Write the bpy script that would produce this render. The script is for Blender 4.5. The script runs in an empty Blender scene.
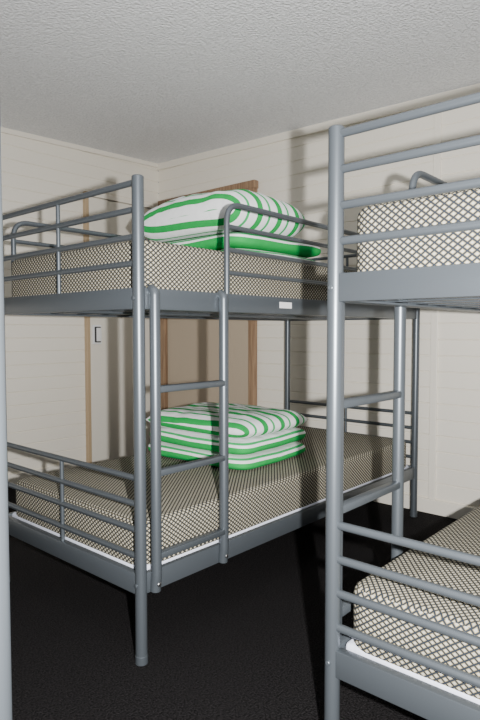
import bpy, bmesh, math, random
from mathutils import Vector, Matrix, noise
random.seed(4)
S=bpy.context.scene
CAMZ=1.145
XW=3.52; YW=4.10            # far walls
X0=-2.4; Y0=-1.6
def ceil_z(x,y): return 2.655-0.035*(XW-x)-0.026*(YW-y)

# ---------------- materials ----------------
def mat(name,col,rough=0.6,metal=0.0,spec=0.5):
    m=bpy.data.materials.new(name); m.use_nodes=True
    b=m.node_tree.nodes['Principled BSDF']
    b.inputs['Base Color'].default_value=(*col,1); b.inputs['Roughness'].default_value=rough
    b.inputs['Metallic'].default_value=metal; b.inputs['Specular IOR Level'].default_value=spec
    return m,m.node_tree,b
def math_n(nt,op,a,b=None):
    n=nt.nodes.new('ShaderNodeMath'); n.operation=op
    for i,v in enumerate((a,b)):
        if v is None: continue
        if isinstance(v,(int,float)): n.inputs[i].default_value=v
        else: nt.links.new(v,n.inputs[i])
    return n.outputs[0]
def add_bump(nt,b,scale,strength,dist=0.01,detail=4,coord='Object'):
    tc=nt.nodes.new('ShaderNodeTexCoord'); n=nt.nodes.new('ShaderNodeTexNoise')
    n.inputs['Scale'].default_value=scale; n.inputs['Detail'].default_value=detail
    nt.links.new(tc.outputs[coord],n.inputs['Vector'])
    bp=nt.nodes.new('ShaderNodeBump'); bp.inputs['Strength'].default_value=strength; bp.inputs['Distance'].default_value=dist
    nt.links.new(n.outputs['Fac'],bp.inputs['Height']); nt.links.new(bp.outputs[0],b.inputs['Normal'])
    return n
def ramp_col(nt,fac,b,c1,c2,p1=0.35,p2=0.65):
    r=nt.nodes.new('ShaderNodeValToRGB')
    r.color_ramp.elements[0].position=p1; r.color_ramp.elements[0].color=(*c1,1)
    r.color_ramp.elements[1].position=p2; r.color_ramp.elements[1].color=(*c2,1)
    nt.links.new(fac,r.inputs[0]); nt.links.new(r.outputs[0],b.inputs['Base Color'])

M_wall,nt,b=mat('cream_paint',(0.83,0.785,0.69),0.5)
add_bump(nt,b,40,0.05,0.003)
M_trim,_,_=mat('cream_gloss_trim',(0.82,0.775,0.68),0.4)
M_ceil,nt,b=mat('textured_ceiling_paint',(0.8,0.8,0.8),0.95,spec=0.2)
n=add_bump(nt,b,75,1.0,0.016,5); ramp_col(nt,n.outputs['Fac'],b,(0.78,0.79,0.81),(0.92,0.93,0.95))
M_floor,nt,b=mat('black_carpet',(0.012,0.012,0.014),0.95,spec=0.08)
n=add_bump(nt,b,160,1.0,0.01,4); ramp_col(nt,n.outputs['Fac'],b,(0.003,0.003,0.003),(0.022,0.020,0.021))
M_wood,nt,b=mat('varnished_timber',(0.30,0.15,0.06),0.4)
tc=nt.nodes.new('ShaderNodeTexCoord'); mp=nt.nodes.new('ShaderNodeMapping'); mp.inputs['Scale'].default_value=(30,30,2)
nz=nt.nodes.new('ShaderNodeTexNoise'); nz.inputs['Scale'].default_value=2
nt.links.new(tc.outputs['Object'],mp.inputs[0]); nt.links.new(mp.outputs[0],nz.inputs['Vector'])
ramp_col(nt,nz.outputs['Fac'],b,(0.23,0.14,0.08),(0.34,0.22,0.13))
M_wood2,nt,b=mat('pale_timber',(0.46,0.34,0.21),0.45)
M_door,_,_=mat('door_paint',(0.77,0.73,0.64),0.4)
M_door2,_,_=mat('door_tan_paint',(0.46,0.375,0.28),0.45)
M_metal,nt,b=mat('silver_grey_powdercoat',(0.105,0.12,0.135),0.36,0.55)
add_bump(nt,b,300,0.05,0.002)
M_bolt,_,_=mat('bolt_steel',(0.3,0.3,0.3),0.4,1.0)
M_black,_,_=mat('black_plastic',(0.02,0.02,0.02),0.4)
M_white,nt,b=mat('white_sheet_cotton',(0.66,0.69,0.80),0.85); add_bump(nt,b,30,0.3,0.01)
M_label,_,_=mat('paper_label',(0.8,0.8,0.8),0.6)

# mattress ticking : diamond lattice
M_matt,nt,b=mat('mattress_ticking',(0.5,0.45,0.3),0.85,spec=0.2)
uv=nt.nodes.new('ShaderNodeUVMap'); sep=nt.nodes.new('ShaderNodeSeparateXYZ'); nt.links.new(uv.outputs[0],sep.inputs[0])
k=math.pi/0.0205
u=math_n(nt,'MULTIPLY',sep.outputs[0],k*0.95); v=math_n(nt,'MULTIPLY',sep.outputs[1],k*1.2)
s1=math_n(nt,'ABSOLUTE',math_n(nt,'SINE',math_n(nt,'ADD',u,v)))
s2=math_n(nt,'ABSOLUTE',math_n(nt,'SINE',math_n(nt,'SUBTRACT',u,v)))
mn=math_n(nt,'MINIMUM',s1,s2)
r=nt.nodes.new('ShaderNodeValToRGB'); e=r.color_ramp.elements
e[0].position=0.0; e[0].color=(0.016,0.022,0.032,1)
e[1].position=1.0; e[1].color=(0.46,0.44,0.39,1)
x=e.new(0.38); x.color=(0.025,0.030,0.040,1)
x=e.new(0.50); x.color=(0.17,0.135,0.055,1)
x=e.new(0.64); x.color=(0.26,0.22,0.12,1)
x=e.new(0.78); x.color=(0.42,0.40,0.33,1)
nt.links.new(mn,r.inputs[0]); nt.links.new(r.outputs[0],b.inputs['Base Color'])

def stripe_mat(name,period,bands,offset=0.0):
    m,nt,b=mat(name,(0.8,0.8,0.8),0.8,spec=0.2)
    uv=nt.nodes.new('ShaderNodeUVMap'); sep=nt.nodes.new('ShaderNodeSeparateXYZ'); nt.links.new(uv.outputs[0],sep.inputs[0])
    c=math_n(nt,'ADD',sep.outputs[1],offset+10*period)
    f=math_n(nt,'FRACT',math_n(nt,'DIVIDE',c,period))
    r=nt.nodes.new('ShaderNodeValToRGB'); r.color_ramp.interpolation='CONSTANT'; e=r.color_ramp.elements
    C={'W':(0.84,0.86,0.86,1),'G':(0.010,0.34,0.07,1),'L':(0.03,0.42,0.12,1)}
    e[0].position=0; e[0].color=C[bands[0][1]]
    e[1].position=bands[1][0]; e[1].color=C[bands[1][1]]
    for p,cc in bands[2:]:
        x=e.new(p); x.color=C[cc]
    nt.links.new(f,r.inputs[0]); nt.links.new(r.outputs[0],b.inputs['Base Color'])
    add_bump(nt,b,22,0.35,0.012)
    return m
M_pil=stripe_mat('green_white_stripe_pillow',0.140,[(0,'G'),(0.25,'W'),(0.52,'L'),(0.63,'W')],0.02)
M_quilt=stripe_mat('green_white_stripe_quilt',0.125,[(0,'G'),(0.58,'W'),(0.74,'L'),(0.84,'W')],0.0)

# ---------------- mesh helpers ----------------
def finish(bm,name,mats,smooth=True,parent=None,loc=(0,0,0)):
    me=bpy.data.meshes.new(name); bm.to_mesh(me); bm.free()
    o=bpy.data.objects.new(name,me); S.collection.objects.link(o)
    for m in mats: me.materials.append(m)
    if smooth:
        me.shade_smooth()
    o.location=loc
    if parent: o.parent=parent
    return o
def box(bm,a,c,mi=0,bevel=0.0):
    a=Vector(a); c=Vector(c)
    lo=Vector([min(a[i],c[i]) for i in range(3)]); hi=Vector([max(a[i],c[i]) for i in range(3)])
    vs=[bm.verts.new((x,y,z)) for x in (lo.x,hi.x) for y in (lo.y,hi.y) for z in (lo.z,hi.z)]
    idx=[(0,1,3,2),(4,6,7,5),(0,4,5,1),(2,3,7,6),(0,2,6,4),(1,5,7,3)]
    fs=[bm.faces.new([vs[i] for i in t]) for t in idx]
    for f in fs: f.material_index=mi
    if bevel>0:
        es=list({e for f in fs for e in f.edges})
        r=bmesh.ops.bevel(bm,geom=es,offset=bevel,segments=2,affect='EDGES',profile=0.5)
        for f in r['faces']: f.material_index=mi
    return fs
def fillet(pts,rad,seg=6):
    pts=[Vector(p) for p in pts]; out=[pts[0]]
    for i in range(1,len(pts)-1):
        p=pts[i]; a=(pts[i-1]-p); c=(pts[i+1]-p); r=min(rad,a.length*0.49,c.length*0.49)
        s=p+a.normalized()*r; e=p+c.normalized()*r
        for k in range(seg+1):
            t=k/seg; out.append(s*(1-t)**2+p*2*t*(1-t)+e*t*t)
    out.append(pts[-1]); return out
def tube(bm,pts,r,seg=14,cap=True,mi=0):
    pts=[Vector(p) for p in pts]; n=len(pts); rings=[]
    d=(pts[1]-pts[0]).normalized()
    up=Vector((0,0,1)) if abs(d.z)<0.9 else Vector((1,0,0))
    nrm=d.cross(up).normalized()
    for i in range(n):
        if i==0: t=(pts[1]-pts[0]).normalized()
        elif i==n-1: t=(pts[-1]-pts[-2]).normalized()
        else: t=((pts[i+1]-pts[i]).normalized()+(pts[i]-pts[i-1]).normalized()).normalized()
        nrm=(nrm-t*nrm.dot(t)).normalized(); bi=t.cross(nrm)
        rings.append([bm.verts.new(pts[i]+(nrm*math.cos(2*math.pi*j/seg)+bi*math.sin(2*math.pi*j/seg))*r) for j in range(seg)])
    for i in range(n-1):
        for j in range(seg):
            f=bm.faces.new((rings[i][j],rings[i][(j+1)%seg],rings[i+1][(j+1)%seg],rings[i+1][j])); f.material_index=mi
    if cap:
        for rg,rev in ((rings[0],True),(rings[-1],False)):
            c=sum((v.co for v in rg),Vector())/seg
            ax=(pts[0]-pts[1]).normalized() if rev else (pts[-1]-pts[-2]).normalized()
            inner=[bm.verts.new(c+(v.co-c)*0.8+ax*r*0.18) for v in rg]
            for j in range(seg):
                f=bm.faces.new((rg[j],rg[(j+1)%seg],inner[(j+1)%seg],inner[j])); f.material_index=mi
            f=bm.faces.new(inner); f.material_index=mi

# ---------------- room ----------------
def plain(name,a,c,m,bevel=0.0,parent=None):
    bm=bmesh.new(); box(bm,a,c,0,bevel); return finish(bm,name,[m],False,parent)
plain('floor',(X0,Y0,-0.1),(XW+0.1,YW+0.1,0),M_floor)
bm=bmesh.new(); q=[(X0,Y0),(XW+0.1,Y0),(XW+0.1,YW+0.1),(X0,YW+0.1)]
lo=[bm.verts.new((x,y,ceil_z(x,y))) for x,y in q]; hi=[bm.verts.new((x,y,ceil_z(x,y)+0.1)) for x,y in q]
bm.faces.new(lo[::-1]); bm.faces.new(hi)
for i in range(4): bm.faces.new((lo[i],lo[(i+1)%4],hi[(i+1)%4],hi[i]))
finish(bm,'ceiling',[M_ceil],False)

def board_wall(name,along,pos,s0,s1):
    bm=bmesh.new(); prof=[]; z=0.0; step=0.100; TOP=2.65
    while z<TOP:
        prof+= [(z,0.0005),(min(z+step-0.010,TOP),0.0),(min(z+step-0.005,TOP),0.0065)]
        z+=step
    prof.append((TOP,0.0))
    cols=[]
    for s in (s0,s1):
        cols.append([bm.verts.new((s,pos+dp,z) if along=='x' else (pos+dp,s,z)) for z,dp in prof])
    for i in range(len(prof)-1):
        bm.faces.new((cols[0][i],cols[1][i],cols[1][i+1],cols[0][i+1]))
    bk=[bm.verts.new((s,pos+0.1,z) if along=='x' else (pos+0.1,s,z)) for s,z in ((s0,0),(s1,0),(s1,TOP),(s0,TOP))]
    bm.faces.new(bk)
    bmesh.ops.remove_doubles(bm,verts=bm.verts,dist=1e-5)
    return finish(bm,name,[M_wall],False)
board_wall('wall_left','x',YW,X0,XW)
board_wall('wall_right','y',XW,Y0,YW)

def sloped_strip(name,p,q,dep,h,m):
    bm=bmesh.new(); vs=[]
    for (x,y) in (p,q):
        for dx in (0,1):
            for dz in (0,1):
                xx=x-(dep[0]*dx); yy=y-(dep[1]*dx)
                vs.append(bm.verts.new((xx,yy,ceil_z(xx,yy)-h*(1-dz))))
    for t in [(0,1,3,2),(4,6,7,5),(0,4,5,1),(2,3,7,6),(0,2,6,4),(1,5,7,3)]: bm.faces.new([vs[i] for i in t])
    return finish(bm,name,[m],False)
sloped_strip('trim_1',(X0,YW),(XW,YW),(0,0.02),0.035,M_trim)
sloped_strip('trim_2',(XW,Y0),(XW,YW),(0.02,0),0.055,M_trim)
plain('trim_3',(XW-0.012,1.475,0.09),(XW,1.52,2.52),M_trim,0.003)
plain('baseboard_left',(X0,YW-0.018,0),(2.66,YW,0.09),M_trim,0.004)
plain('baseboard_right',(XW-0.018,Y0,0),(XW,2.88,0.09),M_trim,0.004)

# door_1
DH=2.27
e=bpy.data.objects.new('door_1',None); S.collection.objects.link(e)
plain('leaf',(2.76,YW-0.03,0.01),(3.40,YW-0.002,DH-0.04),M_door,0.003,e)
plain('jamb_left',(2.72,YW-0.04,0),(2.752,YW-0.001,DH),M_wood2,0.003,e)
plain('jamb_right',(3.405,YW-0.04,0),(3.44,YW-0.001,DH),M_trim,0.003,e)
plain('head',(2.755,YW-0.036,DH-0.03),(3.405,YW-0.001,DH),M_trim,0.003,e)
bm=bmesh.new()
box(bm,(2.775,YW-0.042,1.04),(2.86,YW-0.028,1.20),0,0.004)
box(bm,(2.789,YW-0.060,1.055),(2.842,YW-0.040,1.185),1,0.006)
box(bm,(2.796,YW-0.066,1.065),(2.836,YW-0.058,1.175),0,0.003)
finish(bm,'lockset',[M_label,M_black],False,e)
# door_2
e=bpy.data.objects.new('door_2',None); S.collection.objects.link(e)
plain('leaf',(XW-0.02,2.99,0.01),(XW-0.002,3.97,DH-0.02),M_door2,0.003,e)
for nm,a,c in (('jamb_left',3.975,4.04),('jamb_right',2.93,2.985)):
    plain(nm,(XW-0.05,a,0),(XW-0.001,c,DH+0.02),M_wood,0.004,e)
plain('head',(XW-0.055,2.92,DH-0.02),(XW-0.001,4.05,DH+0.04),M_wood,0.004,e)

# ---------------- bunk bed ----------------
LEN=2.135; WID=0.977; H=1.658
FT=(1.220,1.292); FB=(0.243,0.315)
RU=[1.642,1.553,1.463,1.374]; RL=[0.643,0.553,0.463,0.372]
def bunk(name,x0,y0,sy=1,lads=(0.046,0.387)):
    bm=bmesh.new()
    def P(x,y,z): return Vector((x0+x, y0+sy*y, z))
    def B(a,c,mi=0,bv=0.003): box(bm,P(*a),P(*c),mi,bv)
    for x in (0,LEN):
        for y in (0,WID):
            tube(bm,[P(x,y,0.003),P(x,y,H)],0.0205,20)
            tube(bm,[P(x,y,0.003),P(x,y,0.03)],0.022,20)
    for (a,c) in (FT,FB):
        for y in (0,WID):
            B((0.018,y-0.011,a),(LEN-0.018,y+0.011,c))
            s=1 if y==0 else -1
            B((0.02,y+s*0.010,a),(LEN-0.02,y+s*0.05,a+0.006),0,0.001)
        for x in (0,LEN):
            B((x-0.014,0.018,a),(x+0.014,WID-0.018,c))
        for i in range(14):
            xx=0.12+i*(LEN-0.24)/13
            B((xx-0.025,0.013,a+0.008),(xx+0.025,WID-0.013,a+0.020),0,0.002)
        tube(bm,[P(0.02,WID/2,a+0.008),P(LEN-0.02,WID/2,a+0.008)],0.010,8)
    for rr,fr in ((RU,FT),(RL,FB)):
        for x in (0,LEN):
            for z in rr: tube(bm,[P(x,0,z),P(x,WID,z)],0.0108,12,False)
            tube(bm,[P(x,WID/2,fr[1]-0.01),P(x,WID/2,rr[0])],0.0085,10,False)
    for (y,xa,xb) in ((0,0.435,LEN-0.07),(WID,0.07,LEN-0.07)):
        pts=fillet([P(xa,y,FT[1]-0.03),P(xa,y,RU[0]),P(xb,y,RU[0]),P(xb,y,FT[1]-0.03)],0.075,8)
        tube(bm,pts,0.0115,14)
        for z in RU[1:]: tube(bm,[P(xa,y,z),P(xb,y,z)],0.0095,10,False)
        xm=(xa+xb)/2
        tube(bm,[P(xm,y,FT[1]-0.01),P(xm,y,RU[0])],0.0085,10,False)
    for lx in lads:
        pts=fillet([P(lx,-0.008,FT[1]-0.004),P(lx,-0.028,FT[1]-0.014),P(lx,-0.028,FB[0]+0.060),P(lx,-0.024,FB[0]+0.03),P(lx,-0.022,FB[0]+0.006)],0.03,5)
        tube(bm,pts,0.0185,18)
        tube(bm,[P(lx,-0.030,FB[0]+0.032),P(lx,-0.044,FB[0]+0.032)],0.008,10,True,1)
    for z in (0.948,0.660,0.372):
        B((lads[0],-0.044,z-0.012),(lads[1],-0.014,z+0.012),0,0.006)
    for z in (sum(FT)/2,sum(FB)/2):
        tube(bm,[P(0.0,0,z),P(-0.024,0,z)],0.007,10,True,0)
    bmesh.ops.recalc_face_normals(bm,faces=bm.faces)
    o=finish(bm,name,[M_metal,M_bolt],True)
    md=o.modifiers.new('wn','EDGE_SPLIT'); md.split_angle=math.radians(40)
    return o
AX,AY=1.243,1.553
BX,BY=1.285,0.811
CX,CY=0.372-LEN,0.79
bedA=bunk('bunk_bed',AX,AY,1)
bedB=bunk('bunk_bed',BX,BY,-1,(0.058,0.422))
bedC=bunk('bunk_bed',CX,CY,1)
bm=bmesh.new(); box(bm,(2.00,AY-0.0135,1.246),(2.085,AY-0.0105,1.272))
finish(bm,'label',[M_label],False,bedA)

def mattress(x0,y0,sy,z0,th,sheet):
    ya,yb=(y0+0.022,y0+WID-0.022) if sy>0 else (y0-WID+0.022,y0-0.022)
    xa,xb=x0+0.024,x0+LEN-0.024
    bm=bmesh.new()
    box(bm,(xa,ya,z0+(0.03 if sheet else 0)),(xb,yb,z0+th))
    vert=[e for e in bm.edges if abs((e.verts[0].co-e.verts[1].co).z)>0.05]
    bmesh.ops.bevel(bm,geom=vert,offset=0.06,segments=6,affect='EDGES',profile=0.5)
    hor=[e for e in bm.edges if abs((e.verts[0].co-e.verts[1].co).z)<1e-4 and len(e.link_faces)==2 and abs(e.calc_face_angle(0))>0.8]
    bmesh.ops.bevel(bm,geom=hor,offset=0.028,segments=4,affect='EDGES',profile=0.5)
    for f in bm.faces: f.material_index=0
    if sheet:
        box(bm,(xa-0.001,ya-0.001,z0+0.0),(xb+0.001,yb+0.001,z0+0.060),1,0.012)
    bmesh.ops.recalc_face_normals(bm,faces=bm.faces)
    uvl=bm.loops.layers.uv.new('UVMap')
    for f in bm.faces:
        n=f.normal
        for l in f.loops:
            c=l.vert.co
            if abs(n.z)>0.7: l[uvl].uv=(c.x,c.y)
            elif abs(n.x)>abs(n.y): l[uvl].uv=(c.y,c.z)
            else: l[uvl].uv=(c.x,c.z)
    return finish(bm,'mattress',[M_matt,M_white],True)
TL,TU=0.215,0.222
for (x,y,sy) in ((AX,AY,1),(BX,BY,-1),(CX,CY,1)):
    mattress(x,y,sy,FB[0]+0.022,TL,True)
    mattress(x,y,sy,FT[0]+0.022,TU,False)
MT_L=FB[0]+0.022+TL; MT_U=FT[0]+0.022+TU

# ---------------- bedding ----------------
def pillow(name,cx,cy,z0,lx,ly,th,rotz,seed,m,crown=0.12,slope=0.0,sq=5):
    bm=bmesh.new(); N=56; uvl=bm.loops.layers.uv.new('UVMap')
    grids=[]
    for side in (1,-1):
        pos=[[None]*(N+1) for _ in range(N+1)]
        for i in range(N+1):
            for j in range(N+1):
                u=math.sin(math.pi/2*(-1+2*i/N)); v=math.sin(math.pi/2*(-1+2*j/N))
                px=0.5*lx*u*(1-0.03*v*v); py=0.5*ly*v*(1-0.03*u*u)
                prof=(max(0,1-abs(u)**sq)*max(0,1-abs(v)**sq))**0.5
                w=noise.noise(Vector((px*5+seed,py*5,side)))*0.12+noise.noise(Vector((px*13,py*13+seed,side*3)))*0.08
                if side==1: z=th*0.62*prof*(1+w*1.6)*(1-crown*(u*u+v*v)+slope*v)+th*0.38
                else: z=th*0.38-th*0.38*min(1,prof*1.25)
                pos[i][j]=Vector((px,py,z))
        g=[[None]*(N+1) for _ in range(N+1)]
        for j in range(N+1):
            arc=[0.0]*(N+1); h=N//2
            for i in range(h+1,N+1): arc[i]=arc[i-1]+(pos[i][j]-pos[i-1][j]).length
            for i in range(h-1,-1,-1): arc[i]=arc[i+1]-(pos[i][j]-pos[i+1][j]).length
            for i in range(N+1):
                py=pos[i][j].y
                g[i][j]=(bm.verts.new(pos[i][j]),(py,arc[i]+py*0.10+0.012*math.sin(py*7+seed)))
        grids.append(g)
    for si,g in enumerate(grids):
        for i in range(N):
            for j in range(N):
                q=(g[i][j],g[i+1][j],g[i+1][j+1],g[i][j+1])
                q=q if si==0 else q[::-1]
                f=bm.faces.new([t[0] for t in q])
                for l,t in zip(f.loops,q): l[uvl].uv=t[1]
    bmesh.ops.remove_doubles(bm,verts=bm.verts,dist=1e-5)
    o=finish(bm,name,[m],True,None,(cx,cy,z0)); o.rotation_euler=(0,0,rotz)
    return o
def folded_quilt(name,cx,cy,z0,lx,ly,layers,th,rotz,seed):
    """neat stack of folds: puffy rectangular layers with rounded fold edges"""
    bm=bmesh.new(); uvl=bm.loops.layers.uv.new('UVMap')
    NP=64; NS=40
    def sp(c,e): return math.copysign(abs(c)**e,c)
    for L in range(layers):
        ox=random.uniform(-0.010,0.010); oy=random.uniform(-0.010,0.010)
        rings=[]
        for s in range(NS+1):
            b_=-math.pi/2+math.pi*s/NS
            cz=sp(math.sin(b_),0.75); cr=abs(math.cos(b_))**0.22 if 0<s<NS else 0.0
            ring=[]
            for k in range(NP):
                a=2*math.pi*k/NP
                x=0.5*lx*sp(math.cos(a),0.22); y=0.5*ly*sp(math.sin(a),0.22)
                wob=noise.noise(Vector((x*4+seed,y*4,L*3.1+cz*0.8)))
                wz=noise.noise(Vector((x*5,y*5,L*7+seed)))
                shrink=cr*(0.94+0.06*min(1,cr))
                xx=x*shrink*(1+0.03*wob)+ox; yy=y*shrink*(1+0.03*wob)+oy
                z=th*(L+0.5)+0.5*th*cz+wz*0.010*(1 if L<layers-1 or cz<0.5 else 0.2)
                z=min(max(z,0.001),layers*th)
                # stripe coordinate shifts a little along the edge like real folded cloth
                sh=0.10*noise.noise(Vector((x*3,y*3,seed+L)))
                ring.append((bm.verts.new((xx,yy,z)),min(max(cz*0.5+0.5+sh,0.0),0.999)))
            rings.append(ring)
        for s in range(NS):
            for k in range(NP):
                k2=(k+1)%NP
                q=(rings[s][k],rings[s][k2],rings[s+1][k2],rings[s+1][k])
                f=bm.faces.new([t[0] for t in q])
                for l,t in zip(f.loops,q):
                    l[uvl].uv=(l.vert.co.y+l.vert.co.x,t[1]*0.125)
    bmesh.ops.recalc_face_normals(bm,faces=bm.faces)
    bmesh.ops.remove_doubles(bm,verts=bm.verts,dist=1e-6)
    o=finish(bm,name,[M_quilt],True,None,(cx,cy,z0)); o.rotation_euler=(0,0,rotz)
    return o
folded_quilt('folded_quilt',2.29,2.12,MT_L,0.58,0.70,2,0.076,0.03,1.0)
pillow('pillow',2.29,2.12,MT_L+0.153,0.57,0.70,0.10,0.04,3.0,M_pil,0.06,0.0,7)
folded_quilt('folded_quilt',2.37,2.12,MT_U,0.70,0.70,2,0.078,-0.03,6.0)
pillow('pillow',2.24,2.12,MT_U+0.158,0.56,0.76,0.215,-0.04,9.0,M_pil,0.12,0.05,6)

# ---------------- camera & light ----------------
th=math.radians(41.5); pitch=math.atan(28.5/583)
F=Vector((math.cos(th)*math.cos(pitch),math.sin(th)*math.cos(pitch),-math.sin(pitch)))
cam=bpy.data.objects.new('camera',bpy.data.cameras.new('camera')); S.collection.objects.link(cam)
cam.location=(0,0,CAMZ); cam.rotation_euler=F.to_track_quat('-Z','Y').to_euler()
cam.data.sensor_fit='VERTICAL'; cam.data.sensor_height=36; cam.data.lens=583/720*36; cam.data.clip_start=0.05
S.camera=cam
R=Vector((math.sin(th),-math.cos(th),0))
fl=bpy.data.lights.new('camera_flash','AREA'); fl.shape='DISK'; fl.size=0.03; fl.energy=160; fl.color=(1,0.985,0.97)
fo=bpy.data.objects.new('camera_flash',fl); S.collection.objects.link(fo)
fo.location=Vector((0,0,CAMZ+0.01))+R*0.15-F*0.02; fo.rotation_euler=cam.rotation_euler
w=bpy.data.worlds.new('world'); S.world=w; w.use_nodes=True
w.node_tree.nodes['Background'].inputs[0].default_value=(0.90,0.95,1,1)
w.node_tree.nodes['Background'].inputs[1].default_value=0.33
